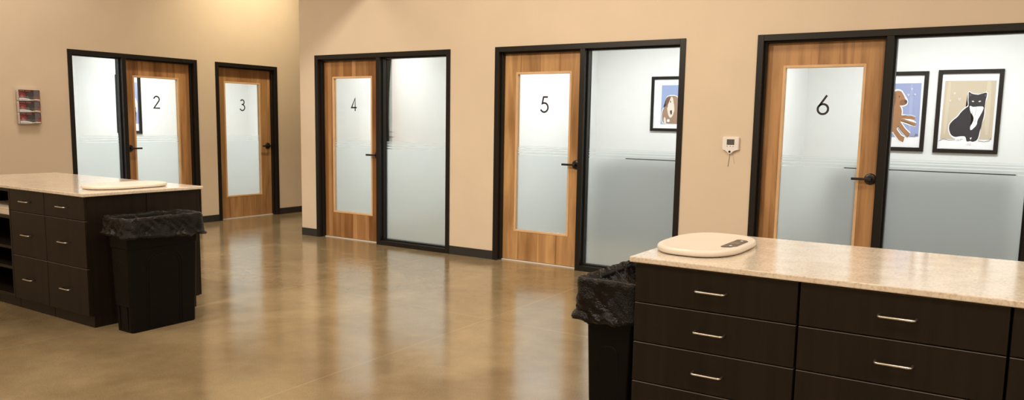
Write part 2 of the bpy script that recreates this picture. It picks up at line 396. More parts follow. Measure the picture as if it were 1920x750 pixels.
# strokes in a box 0..1 high
DIGITS = {
    2: [arc(0.28, 0.74, 0.235, 0.235, 172, -38, 22) + [(0.03, 0.03), (0.56, 0.03)]],
    3: [arc(0.27, 0.77, 0.205, 0.205, 150, -90, 22)[:-1] + [(0.22, 0.565)], [(0.2, 0.565)] + arc(0.26, 0.29, 0.265, 0.265, 88, -158, 26)],
    4: [[(0.43, 0.0), (0.43, 0.93), (0.06, 0.25), (0.58, 0.25)]],
    5: [[(0.52, 0.965), (0.2, 0.965), (0.115, 0.56)] + arc(0.26, 0.31, 0.275, 0.285, 108, -155, 26)],
    6: [[(0.45, 0.99), (0.085, 0.43)], arc(0.285, 0.285, 0.255, 0.255, 0, 360, 36)],
}
VEN = {
    2: veneer('cherry veneer two', 2, (0.50, 0.27, 0.115), (0.20, 0.085, 0.027), 0.17, 0.25),
    3: veneer('cherry veneer three', 3, (0.56, 0.335, 0.16), (0.28, 0.135, 0.05), 0.23, -0.04, 0.8),
    4: veneer('cherry veneer four', 4, (0.55, 0.315, 0.14), (0.24, 0.105, 0.033), 0.2, 0.3, 0.55),
    5: veneer('cherry veneer five', 5, (0.56, 0.33, 0.145), (0.26, 0.125, 0.045), 0.225, -0.05, 0.8),
    6: veneer('cherry veneer six', 6, (0.48, 0.265, 0.115), (0.22, 0.10, 0.036), 0.16, 0.3),
}
DY = 0.085      # door face depth
GY = 0.098      # sidelight glass depth
def unit(num, loc, rz, total, door_w, side, light_ofs, lite_w=0.636, handle='right', lite=(0.311, 1.933), hdef=0.06, num_ofs=0.0):
    """side: None, 'left' or 'right' (where the sidelight is)"""
    d0 = J if side != 'left' else total - J - door_w
    d1 = d0 + door_w
    # --- frame (one welded piece)
    mb = MB(); y0, y1 = -PROUD, WT + PROUD
    mb.box(0, J, y0, y1, 0, H, 0.0015, 1)
    mb.box(total - J, total, y0, y1, 0, H, 0.0015, 1)
    mb.box(J, total - J, y0, y1, H - J, H, 0.0015, 1)
    s0 = s1 = None
    if side == 'right': mb.box(d1, d1 + J, y0, y1, 0, H - J, 0.0015, 1); s0, s1 = d1 + J, total - J
    if side == 'left': mb.box(d0 - J, d0, y0, y1, 0, H - J, 0.0015, 1); s0, s1 = J, d0 - J
    if side: mb.box(s0, s1, y0, y1, 0, J, 0.0015, 1)
    # door stops (hall side)
    mb.box(d0, d0 + STOP, 0.036, DY - 0.003, 0, H - J, 0.001, 1); mb.box(d1 - STOP, d1, 0.036, DY - 0.003, 0, H - J, 0.001, 1)
    mb.box(d0 + STOP, d1 - STOP, 0.036, DY - 0.003, H - J - STOP, H - J, 0.001, 1)
    if side:
        for (ya, yb) in ((0.04, GY - 0.004), (GY + 0.003, GY + 0.012)):
            mb.box(s0, s0 + STOP, ya, yb, J, H - J, 0.001, 1); mb.box(s1 - STOP, s1, ya, yb, J, H - J, 0.001, 1)
            mb.box(s0 + STOP, s1 - STOP, ya, yb, H - J - STOP, H - J, 0.001, 1); mb.box(s0 + STOP, s1 - STOP, ya, yb, J, J + STOP, 0.001, 1)
    fr = mb.build('trim_%d' % num, M['frame'])
    fr.location = loc; fr.rotation_euler = (0, 0, rz)
    struct(fr, 'dark bronze metal frame around door %d%s' % (num, ' and its sidelight window' if side else ''), 'door frame')
    # --- sidelight window
    if side:
        w = empty('window_%d' % num, loc, rz, 'tall sidelight window with frosted lower half beside door %d' % num, 'window', kind='structure')
        g = MB().box(s0 + 0.004, s1 - 0.004, GY - 0.003, GY + 0.003, J + 0.004, H - J - 0.004)
        # one sheet: keep only the front face so the film is a single layer
        g = MB(); g.poly([(s0 + 0.004, GY, J + 0.004), (s1 - 0.004, GY, J + 0.004), (s1 - 0.004, GY, H - J - 0.004), (s0 + 0.004, GY, H - J - 0.004)])
        g.build('window_pane', M['film'], w)
    # --- door
    d = empty('door_%d' % num, loc, rz, 'wood veneer door with black number %d on its tall glass panel' % num, 'door', kind='structure')
    p0, p1 = d0 + 0.004, d1 - 0.004
    l0 = d0 + light_ofs; l1 = l0 + lite_w; z0, z1 = lite
    t = 0.044; bt, zt = 0.014, H - J - 0.004
    mb = MB()
    mb.box(p0, l0, DY, DY + t, bt, zt); mb.box(l1, p1, DY, DY + t, bt, zt)
    mb.box(l0, l1, DY, DY + t, bt, z0); mb.box(l0, l1, DY, DY + t, z1, zt)
    mb.build('door_panel', VEN[num], d)
    mb = MB(); bw = 0.02
    for (ya, yb) in ((DY - 0.004, DY + 0.017), (DY + 0.027, DY + t + 0.004)):
        mb.box(l0 - 0.002, l0 + bw, ya, yb, z0 - 0.002, z1 + 0.002, 0.002, 1); mb.box(l1 - bw, l1 + 0.002, ya, yb, z0 - 0.002, z1 + 0.002, 0.002, 1)
        mb.box(l0 + bw, l1 - bw, ya, yb, z0 - 0.002, z0 + bw, 0.002, 1); mb.box(l0 + bw, l1 - bw, ya, yb, z1 - bw, z1 + 0.002, 0.002, 1)
    mb.build('glazing_bead', M['bead'], d)
    gy = DY + 0.02
    g = MB(); g.poly([(l0 + 0.006, gy, z0 + 0.006), (l1 - 0.006, gy, z0 + 0.006), (l1 - 0.006, gy, z1 - 0.006), (l0 + 0.006, gy, z1 - 0.006)])
    g.build('door_glass', M['film'], d)
    # number
    mb = MB(); hh = 0.158; cx = (l0 + l1) / 2 + 0.008 + num_ofs
    for st in DIGITS[num]:
        ribbon(mb, st, 0.108, lambda a, b: (cx + (a - 0.28) * hh, gy - 0.0015, 1.533 + b * hh))
    mb.build('door_number', M['number'], d)
    # lever handle with round rose
    right = handle == 'right'
    hx = d1 - hdef if right else d0 + hdef
    sgn = -1 if right else 1
    hz = 1.028
    mb = MB()
    ring = lambda r, y: [(hx + r * math.cos(2 * PI * k / 28), y, hz + r * math.sin(2 * PI * k / 28)) for k in range(28)]
    mb.loft([ring(0.045, DY), ring(0.045, DY - 0.008), ring(0.041, DY - 0.012), ring(0.02, DY - 0.013)])
    ro = mb.build('lever_handle', M['black'], d)
    mb = MB()
    ring2 = lambda r, y: [(hx + r * math.cos(2 * PI * k / 16), y, hz + r * math.sin(2 * PI * k / 16)) for k in range(16)]
    mb.loft([ring2(0.014, DY - 0.012), ring2(0.013, DY - 0.055), ring2(0.010, DY - 0.062)])
    x0 = hx + sgn * (-0.014); x1 = hx + sgn * 0.135
    mb.box(min(x0, x1), max(x0, x1), DY - 0.064, DY - 0.05, hz - 0.0105, hz + 0.0105, 0.004, 2)
    mb.build('lever', M['black'], ro)
    # pale floor strip standing in for room light under the door
    mb = MB(); mb.box(d0 + 0.002, d1 - 0.002, DY - 0.02, DY + 0.05, 0, 0.009, 0.002, 1)
    mb.build('gap_light_strip', M['gap_light_strip'], d)
    return d0, d1, s0, s1

unit(4, (R_OPEN[0][0], 0, 0), 0, R_OPEN[0][1] - R_OPEN[0][0], 0.932, 'right', 0.150)
unit(5, (R_OPEN[1][0], 0, 0), 0, R_OPEN[1][1] - R_OPEN[1][0], 0.925, 'right', 0.152)
unit(6, (R_OPEN[2][0], 0, 0), 0, R_OPEN[2][1] - R_OPEN[2][0], 0.931, 'right', 0.148)
unit(2, (XL, L_OPEN[0][0], 0), PI / 2, L_OPEN[0][1] - L_OPEN[0][0], 0.94, 'left', 0.137, handle='left')
unit(3, (XL, L_OPEN[1][0], 0), PI / 2, L_OPEN[1][1] - L_OPEN[1][0], 0.955, None, 0.146, hdef=0.075, lite_w=0.62)

# ------------------------------------------------------------------ cabinets
def handle(parent, cx, yf, z, w=0.112, name='handle'):
    r = 0.0042; out = 0.032; h = w / 2
    pts = [(cx - h, yf, z), (cx - h, yf - out + 0.010, z)]
    pts += [(cx - h + 0.010 - 0.010 * math.cos(a), yf - out + 0.010 - 0.010 * math.sin(a), z) for a in (0.4, 0.8, 1.2, PI / 2)]
    pts += [(cx + h - 0.010 + 0.010 * math.sin(a), yf - out + 0.010 - 0.010 * math.cos(a), z) for a in (0, 0.4, 0.8, 1.2)]
    pts += [(cx + h, yf - out + 0.010, z), (cx + h, yf, z)]
    return MB().tube(pts, r, 10).build(name, M['steel'], parent)

def drawer_cabinet(loc, w, depth, zs, label, group, front_t=0.02, end_right=False, end_left=False, toe=0.035):
    """loc: left front bottom corner at the plane of the drawer faces; zs: list of (z0, z1) from the top"""
    c = empty('drawer_cabinet', loc, 0, label, 'cabinet', group)
    top = zs[0][1] + 0.002; bot = zs[-1][0] - 0.004
    mb = MB()
    mb.box(0.001, w - 0.001, front_t + 0.001, depth, bot, top, 0.001, 1)
    mb.box(0.001, w - 0.001, toe, depth, 0, bot, 0.001, 1)
    mb.build('carcass', M['lam'], c)
    for z0, z1 in zs:
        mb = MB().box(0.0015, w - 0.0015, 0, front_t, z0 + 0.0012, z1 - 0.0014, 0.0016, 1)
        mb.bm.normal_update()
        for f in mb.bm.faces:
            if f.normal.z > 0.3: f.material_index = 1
        d = mb.build('drawer', [M['lam'], M['lam_lit_edge']], c)
        handle(d, w / 2, 0, (z0 + z1) / 2)
    return c

CT = 0.914
def countertop(x0, x1, y0, y1, th, label):
    o = MB().box(x0, x1, y0, y1, CT - th, CT, 0.0045, 3).build('countertop', M['quartz'])
    return tag(o, label, 'countertop')

# right-hand island
RF = -3.868
rz = [(0.735, 0.888), (0.577, 0.733), (0.417, 0.575), (0.257, 0.415), (0.092, 0.255)]
RX = (0.270, 0.890, 1.5165, 2.14)
for i in range(3):
    lab = ('dark espresso drawer cabinet at the left end of the right island, beside the trash can',
           'dark espresso drawer cabinet second from the left in the right island',
           'dark espresso drawer cabinet cut by the right edge of the photo')[i]
    c = drawer_cabinet((RX[i] + 0.0025, RF, 0), RX[i + 1] - RX[i] - 0.005, 0.43, rz, lab, 'drawer cabinets of the right island')
countertop(0.252, 2.165, -3.886, -3.012, 0.022, 'beige speckled quartz countertop on the right island')
bc = empty('base_cabinet', (0.2725, -3.436, 0), 0, 'dark espresso rear cabinet of the right island, facing door 6', 'cabinet')
mb = MB(); mb.box(0, 1.865, 0.002, 0.385, 0.085, 0.890, 0.001, 1); mb.box(0, 1.865, 0.002, 0.35, 0, 0.085, 0.001, 1); mb.build('carcass', M['lam'], bc)
for k in range(3): MB().box(0.003 + k * 0.621, 0.62 + k * 0.621, 0.386, 0.405, 0.09, 0.888, 0.0012, 1).build('cabinet_door', M['lam'], bc)

# left-hand island
LF = -3.90
lz = [(0.73, 0.888), (0.408, 0.728), (0.084, 0.406)]
drawer_cabinet((-4.153, LF, 0), 0.510, 0.44, lz, 'dark espresso three-drawer cabinet at the right corner of the left island', 'drawer cabinets of the left island')
drawer_cabinet((-4.640, LF, 0), 0.484, 0.44, lz, 'dark espresso three-drawer cabinet between the open shelves and the corner drawers of the left island', 'drawer cabinets of the left island')
countertop(-5.745, -3.622, -3.918, -3.012, 0.023, 'beige speckled quartz countertop on the left island')
bl = empty('base_cabinet', (-5.70, -3.458, 0), 0, 'dark espresso rear cabinet of the left island, facing door 2', 'cabinet')
mb = MB(); mb.box(0, 2.057, 0.002, 0.40, 0.082, 0.888, 0.001, 1); mb.box(0, 2.057, 0.002, 0.37, 0, 0.082, 0.001, 1); mb.build('carcass', M['lam'], bl)
for k in range(4): MB().box(0.003 + k * 0.514, 0.513 + k * 0.514, 0.401, 0.42, 0.086, 0.888, 0.0012, 1).build('cabinet_door', M['lam'], bl)
# open shelf unit
sh = empty('shelf_cabinet', (-5.70, LF, 0), 0, 'dark espresso open shelf unit at the left edge, in the left island', 'cabinet')
w = 1.058
mb = MB()
mb.box(0, 0.02, 0.0, 0.44, 0.082, 0.888, 0.001, 1); mb.box(w - 0.02, w, 0.0, 0.44, 0.082, 0.888, 0.001, 1)
mb.box(0.02, w - 0.02, 0.42, 0.44, 0.082, 0.888); mb.box(0.02, w - 0.02, 0.004, 0.42, 0.866, 0.888, 0.001, 1)
mb.box(0.0, w, 0.035, 0.44, 0, 0.082, 0.001, 1)
mb.box(0.02, w - 0.02, 0.002, 0.42, 0.082, 0.104, 0.001, 1)
mb.build('carcass', M['lam'], sh)
for z in (0.676, 0.452, 0.300): MB().box(0.021, w - 0.021, 0.002, 0.419, z - 0.011, z + 0.011, 0.0012, 1).build('shelf', M['lam'], sh)
bx = empty('cardboard_box', (-4.97, -3.735, 0.688), 0, 'low pale box lying on the top open shelf of the left island', 'box')
MB().box(-0.31, 0.295, -0.15, 0.15, 0, 0.046, 0.002, 1).build('tray', M['cardboard'], bx)
MB().box(-0.312, 0.297, -0.152, 0.152, 0.040, 0.052, 0.002, 1).build('lid', M['cardboard'], bx)

# ------------------------------------------------------------------ pet scales
def pet_scale(loc, rz, label, display=True):
    s = empty('pet_scale', loc, rz, label, 'scale', 'pet scales on the islands')
    A, B = 0.172, 0.292
    def outline(k, z, n=72):
        r = []
        for i in range(n):
            t = 2 * PI * i / n; c, sn = math.cos(t), math.sin(t)
            e = 2 / 3.1
            x = A * math.copysign(abs(c) ** e, c); y = B * math.copysign(abs(sn) ** e, sn)
            x *= 1 - 0.16 * (abs(y) / B) ** 3
            r.append((x * (1 - k / A), y * (1 - k / B), z))
        return r
    mb = MB()
    mb.loft([outline(0.02, 0.003), outline(0.006, 0.004), outline(0.0, 0.010), outline(0.0, 0.019), outline(0.003, 0.0245), outline(0.009, 0.0275), outline(0.022, 0.0285)], cap1=False)
    # top face with a shallow round platform step
    mb.loft([outline(0.022, 0.0285), outline(0.03, 0.0285), outline(0.036, 0.027), outline(0.06, 0.0265), outline(0.11, 0.026)], cap0=False)
    mb.build('platform', M['scale'], s)
    for sx in (-1, 1):
        for sy in (-1, 1):
            MB().loft([[(sx * 0.11 + 0.015 * math.cos(a * PI / 8), sy * 0.2 + 0.015 * math.sin(a * PI / 8), z) for a in range(16)] for z in (0, 0.0045)]).build('rubber_foot', M['black'], s)
    MB().loft([[(-0.01 + 0.009 * math.cos(a * PI / 8), 0.03 + 0.02 * math.sin(a * PI / 8), z) for a in range(16)] for z in (0.025, 0.0266)]).build('badge', M['white_plastic'], s)
    if not display: return s
    pl = [(0.092, -0.112), (0.102, -0.12), (0.135, -0.105), (0.148, -0.078), (0.148, 0.078), (0.135, 0.105), (0.102, 0.12), (0.092, 0.112)]
    dp = MB().prism(pl, lambda a, b, d: (a, b, d), 0.024, 0.0296).build('display_panel', M['grey_panel'], s)
    MB().box(0.1, 0.138, -0.038, 0.038, 0.0285, 0.0302).build('display', M['lcd'], dp)
    for y in (-0.078, 0.078): MB().loft([[(0.121 + 0.006 * math.cos(a * PI / 6), y + 0.008 * math.sin(a * PI / 6), z) for a in range(12)] for z in (0.0285, 0.0304)]).build('button', M['white_plastic'], dp)
    return s
pet_scale((0.425, -3.475, CT), 0, 'off-white flat pet scale with dark display on the right island')
pet_scale((-3.912, -3.45, CT), PI, 'off-white flat pet scale lying on the left island', False)

# ------------------------------------------------------------------ trash cans and liners
def rrect(hx, hy, r, n=8):
    p = []
    for cx, cy, a0 in ((hx - r, hy - r, 0), (-hx + r, hy - r, 90), (-hx + r, -hy + r, 180), (hx - r, -hy + r, 270)):
        for i in range(n + 1):
            a = math.radians(a0 + 90 * i / n); p.append((cx + r * math.cos(a), cy + r * math.sin(a)))
    return p
def trash_can(loc, label):
    t = empty('trash_can', loc, 0, label, 'trash can', 'black slim trash cans')
    mb = MB()
    prof = [(0.086, 0.235, 0.02, 0.0), (0.089, 0.238, 0.022, 0.008), (0.094, 0.240, 0.022, 0.17), (0.0945, 0.247, 0.022, 0.178), (0.108, 0.252, 0.022, 0.56), (0.113, 0.256, 0.022, 0.565), (0.122, 0.262, 0.024, 0.735)]
    rings = [[(x, y, z) for x, y in rrect(hx, hy, r)] for hx, hy, r, z in prof]
    inner = [[(x, y, z) for x, y in rrect(hx - 0.005, hy - 0.005, r)] for hx, hy, r, z in ((0.122, 0.262, 0.024, 0.735), (0.108, 0.252, 0.022, 0.55), (0.088, 0.236, 0.02, 0.01))]
    mb.loft(rings + inner, smooth=False)
    # raised double arch on the long sides and single arch on the short sides
    def arch(hw, z0, zt, r, face):
        pts = [(-hw, z0)] + [(-hw, z0 + (zt - z0) * k / 6) for k in range(1, 7)] + [(-hw + r - r * math.cos(a), zt + r * math.sin(a)) for a in (0.4, 0.8, 1.2, PI / 2)]
        pts += [(hw - r + r * math.sin(a), zt + r * math.cos(a)) for a in (0, 0.4, 0.8, 1.2)] + [(hw, zt)] + [(hw, zt - (zt - z0) * k / 6) for k in range(1, 7)]
        mb.tube([face(a, z) for a, z in pts], 0.0032, 6)
    tx = lambda z: 0.0885 + (0.108 - 0.0885) * z / 0.56
    ty = lambda z: 0.238 + (0.252 - 0.238) * z / 0.56
    for s in (1, -1):
        arch(0.13, 0.02, 0.44, 0.09, lambda a, z: (s * tx(z), a, z)); arch(0.112, 0.02, 0.43, 0.08, lambda a, z: (s * tx(z), a, z))
        arch(0.045, 0.02, 0.44, 0.04, lambda a, z: (a, s * ty(z), z))
    mb.build('can_body', M['bin'], t)
    mb = MB()
    o = [[(x, y, z) for x, y in rrect(hx, hy, 0.028)] for hx, hy, z in ((0.122, 0.262, 0.728), (0.134, 0.274, 0.730), (0.137, 0.277, 0.742), (0.134, 0.274, 0.755), (0.124, 0.264, 0.756), (0.118, 0.258, 0.745), (0.118, 0.258, 0.73))]
    mb.loft(o, cap0=False, cap1=False); mb.build('rim', M['bin'], t)
    return t

def trash_bag(loc, label, seed, drops, flare=0.016, xmax=9):
    """drops(a) gives how far the liner hangs down outside at perimeter angle a (radians)"""
    b = empty('trash_bag', loc, 0, label, 'trash bag', 'black bin liners')
    base = rrect(0.140, 0.280, 0.035, 10)
    # resample the perimeter evenly
    n = 180
    P = [Vector((x, y)) for x, y in base] + [Vector(base[0])]
    seg = [(P[i + 1] - P[i]).length for i in range(len(P) - 1)]; tot = sum(seg)
    per = []
    for k in range(n):
        d = tot * k / n; i = 0
        while d > seg[i]: d -= seg[i]; i += 1
        per.append(P[i].lerp(P[i + 1], d / seg[i] if seg[i] else 0))
    nrm = [(Vector(((per[(k + 1) % n] - per[k - 1]).y, -(per[(k + 1) % n] - per[k - 1]).x))).normalized() for k in range(n)]
    rings = []
    prof = [(-0.115, -0.085, 0), (-0.09, -0.082, 0), (-0.06, -0.068, 0), (-0.036, -0.045, 0), (-0.02, -0.02, 0), (-0.012, 0.000, 0), (-0.002, 0.012, 0), (0.006, 0.008, 0)]
    rows = 16
    for row in range(len(prof) + rows):
        r = []
        for k in range(n):
            p = per[k]; nv = nrm[k]; a = math.atan2(p.y / 2, p.x)
            if row < len(prof):
                off, dz, _ = prof[row]; amp = 0.010 if row < 5 else 0.007
                hang = 0
            else:
                f = (row - len(prof) + 1) / rows
                D = drops(a) * (0.98 + 0.07 * noise.noise(Vector((k * 0.11, seed, 5))))
                off = 0.012 + flare * f ** 1.6; dz = 0.004 - D * f; amp = 0.005 + 0.010 * f
                if f > 0.8: off += 0.010 * math.sin(PI * (f - 0.8) / 0.2)
            q = Vector((p.x, p.y, dz))
            w = noise.noise(Vector((p.x * 14 + seed, p.y * 14, dz * 10))) + 0.45 * noise.noise(Vector((p.x * 30 + seed, p.y * 34, dz * 26))) + 0.12 * noise.noise(Vector((p.x * 80, p.y * 80 + seed, dz * 70)))
            # sharp folded ridges
            rd = lambda q: 1 - 2 * abs(noise.noise(q))
            w += 0.9 * (rd(Vector((k * 0.13 + dz * 16, dz * 5, seed))) - 0.6) + 0.6 * (rd(Vector((k * 0.22 - dz * 22, dz * 9, seed + 4))) - 0.6)
            # diagonal pleats
            w += 0.8 * (abs(noise.noise(Vector((k * 0.16 + dz * 9, seed * 2, 0)))) - 0.25) * (1 if row >= len(prof) else 0.4)
            off += amp * w
            zj = 0.006 * noise.noise(Vector((p.x * 20, p.y * 20, seed + 9))) + 0.002 * noise.noise(Vector((p.x * 60, p.y * 60, dz * 60)))
            r.append((min(p.x + nv.x * off, xmax), p.y + nv.y * off, 0.756 + 0.004 + dz + max(zj, -0.002) * (1 if 4 < row < len(prof) + 2 else 0.6)))
        rings.append(r)
    mb = MB(); mb.loft(rings, cap1=False)
    o = mb.build('liner', M['bag'], b)
    # outer knotted fold
    return b
def dropL(a):
    return 0.128 + 0.02 * math.cos(a - 0.9)
def dropR(a):
    return 0.165 + 0.02 * math.cos(a + 2.3)
trash_can((-3.392, -3.567, 0), 'black slim trash can standing against the end of the left island')
trash_bag((-3.392, -3.567, 0), 'shiny crumpled black liner over the rim of the trash can at the left island', 3.0, dropL)
trash_can((0.09, -3.455, 0), 'black slim trash can standing against the end of the right island')
trash_bag((0.09, -3.455, 0), 'shiny crumpled black liner over the rim of the trash can at the right island', 11.0, dropR, 0.016, 0.176)

# ------------------------------------------------------------------ pictures in the rooms
CAT = {'bg':[(0.05, 0.909), (0.96, 0.905), (0.959, 0.132), (0.041, 0.13)],
'body':[(0.485, 0.767), (0.555, 0.731), (0.684, 0.719), (0.812, 0.758), (0.806, 0.68), (0.775, 0.626), (0.775, 0.573), (0.795, 0.493), (0.785, 0.412), (0.741, 0.322), (0.737, 0.197), (0.709, 0.124), (0.646, 0.102), (0.594, 0.101), (0.524, 0.1), (0.5, 0.167), (0.422, 0.171), (0.304, 0.159), (0.229, 0.191), (0.188, 0.263), (0.191, 0.327), (0.246, 0.382), (0.325, 0.428), (0.389, 0.5), (0.456, 0.546), (0.512, 0.573), (0.493, 0.645), (0.492, 0.699)],
'chest':[(0.523, 0.582), (0.595, 0.558), (0.664, 0.569), (0.771, 0.569), (0.771, 0.528), (0.723, 0.448), (0.683, 0.385), (0.68, 0.322), (0.58, 0.245), (0.559, 0.294), (0.594, 0.343), (0.613, 0.384), (0.613, 0.429), (0.556, 0.483), (0.533, 0.528)],
'paw1':[(0.304, 0.159), (0.421, 0.175), (0.493, 0.172), (0.496, 0.143), (0.413, 0.138), (0.404, 0.109), (0.332, 0.112)],
'paw2':[(0.514, 0.1), (0.617, 0.114), (0.631, 0.066), (0.587, 0.054), (0.528, 0.06)],
'spot':[(0.577, 0.155), (0.612, 0.159), (0.592, 0.126)],
'eye1':[(0.55, 0.637), (0.577, 0.646), (0.604, 0.634), (0.577, 0.623)],
'eye2':[(0.667, 0.634), (0.696, 0.646), (0.725, 0.639), (0.694, 0.623)],
'earL':[(0.502, 0.742), (0.542, 0.72), (0.512, 0.69)],
'earR':[(0.8, 0.737), (0.766, 0.715), (0.791, 0.689)],
'halo':[(0.47, 0.778), (0.558, 0.741), (0.683, 0.73), (0.825, 0.768), (0.823, 0.676), (0.789, 0.619), (0.789, 0.573), (0.809, 0.493), (0.799, 0.405), (0.755, 0.319), (0.751, 0.193), (0.724, 0.117), (0.671, 0.084), (0.632, 0.051), (0.529, 0.046), (0.501, 0.089), (0.485, 0.136), (0.306, 0.133), (0.215, 0.179), (0.171, 0.259), (0.176, 0.332), (0.233, 0.391), (0.312, 0.437), (0.376, 0.509), (0.443, 0.555), (0.497, 0.58), (0.479, 0.645)],
'floor':[(0.03, 0.118), (0.308, 0.111), (0.71, 0.117), (0.964, 0.132), (0.972, 0.007), (0.029, 0.004)]}
DOG = {'bg':[(0.047, 0.888), (0.95, 0.893), (0.966, 0.15), (0.027, 0.123)],
'head':[(0.518, 0.79), (0.579, 0.78), (0.632, 0.724), (0.661, 0.677), (0.712, 0.643), (0.697, 0.602), (0.622, 0.583), (0.574, 0.587), (0.54, 0.565), (0.457, 0.546), (0.379, 0.603), (0.391, 0.734), (0.447, 0.781)],
'ear':[(0.377, 0.749), (0.46, 0.771), (0.49, 0.724), (0.48, 0.602), (0.445, 0.546), (0.365, 0.622)],
'muzzle':[(0.567, 0.658), (0.652, 0.667), (0.712, 0.643), (0.697, 0.602), (0.622, 0.587), (0.561, 0.599)],
'nose':[(0.653, 0.662), (0.706, 0.654), (0.705, 0.617), (0.677, 0.61), (0.655, 0.636)],
'eye':[(0.533, 0.715), (0.556, 0.722), (0.563, 0.7), (0.539, 0.696)],
'body':[(0.379, 0.603), (0.574, 0.584), (0.616, 0.518), (0.614, 0.414), (0.636, 0.433), (0.804, 0.43), (0.889, 0.406), (0.879, 0.387), (0.737, 0.377), (0.618, 0.373), (0.811, 0.359), (0.913, 0.331), (0.905, 0.309), (0.79, 0.321), (0.611, 0.343), (0.651, 0.282), (0.765, 0.217), (0.8, 0.171), (0.759, 0.151), (0.686, 0.169), (0.609, 0.216), (0.556, 0.263), (0.612, 0.187), (0.709, 0.122), (0.705, 0.094), (0.621, 0.085), (0.544, 0.13), (0.466, 0.186), (0.274, 0.145), (0.147, 0.182), (0.158, 0.336), (0.295, 0.451)],
'leg':[(0.553, 0.301), (0.619, 0.358), (0.651, 0.282), (0.765, 0.217), (0.8, 0.171), (0.759, 0.151), (0.686, 0.169), (0.584, 0.225)],
'floor':[(0.014, 0.123), (0.807, 0.148), (0.966, 0.15), (0.996, 0.013), (0.007, 0.006)],
'halo':[(0.505, 0.805), (0.588, 0.793), (0.651, 0.729), (0.725, 0.647), (0.712, 0.591), (0.633, 0.568), (0.589, 0.58), (0.635, 0.518), (0.63, 0.445), (0.802, 0.445), (0.904, 0.416), (0.899, 0.374), (0.80, 0.366), (0.926, 0.341), (0.926, 0.296), (0.792, 0.308), (0.632, 0.328), (0.67, 0.286), (0.781, 0.223), (0.82, 0.167), (0.765, 0.136), (0.66, 0.175), (0.728, 0.124), (0.718, 0.079), (0.623, 0.07), (0.534, 0.114), (0.444, 0.166), (0.123, 0.163), (0.131, 0.355), (0.269, 0.47), (0.353, 0.622), (0.365, 0.753), (0.434, 0.794)]}
HOUND = {'bg':[(0.195, 0.881), (0.824, 0.882), (0.817, 0.079), (0.193, 0.082)],
'halo':[(0.307, 0.629), (0.383, 0.68), (0.556, 0.68), (0.661, 0.621), (0.702, 0.431), (0.776, 0.278), (0.783, 0.08), (0.248, 0.084), (0.214, 0.176), (0.209, 0.328), (0.237, 0.403), (0.304, 0.468)],
'body':[(0.316, 0.619), (0.392, 0.665), (0.556, 0.665), (0.644, 0.612), (0.685, 0.431), (0.759, 0.279), (0.769, 0.089), (0.265, 0.095), (0.227, 0.185), (0.223, 0.318), (0.25, 0.393), (0.313, 0.454)],
'white':[(0.413, 0.57), (0.445, 0.645), (0.488, 0.644), (0.548, 0.396), (0.502, 0.246), (0.434, 0.209), (0.379, 0.286), (0.348, 0.438)],
'face':[(0.4, 0.437), (0.423, 0.513), (0.51, 0.511), (0.549, 0.377), (0.501, 0.265), (0.449, 0.266)],
'belly':[(0.27, 0.213), (0.312, 0.24), (0.351, 0.098), (0.279, 0.099)],
'bone':[(0.357, 0.183), (0.426, 0.191), (0.433, 0.134), (0.364, 0.131)],
'ear':[(0.316, 0.619), (0.392, 0.661), (0.428, 0.626), (0.396, 0.551), (0.339, 0.458), (0.307, 0.468)],
'eye':[(0.418, 0.56), (0.442, 0.569), (0.447, 0.527), (0.426, 0.522)],
'nose':[(0.425, 0.361), (0.48, 0.379), (0.483, 0.284), (0.445, 0.285)]}
def smooth_poly(p, it=2):
    for _ in range(it):
        q = []
        for i in range(len(p)):
            a, b = p[i], p[(i + 1) % len(p)]
            q.append((a[0] * .78 + b[0] * .22, a[1] * .78 + b[1] * .22)); q.append((a[0] * .22 + b[0] * .78, a[1] * .22 + b[1] * .78))
        p = q
    return p
def heart(cx, cy, s):
    return [(cx, cy - s), (cx + s, cy + s * .3), (cx + s * .55, cy + s * .85), (cx, cy + s * .35), (cx - s * .55, cy + s * .85), (cx - s, cy + s * .3)]
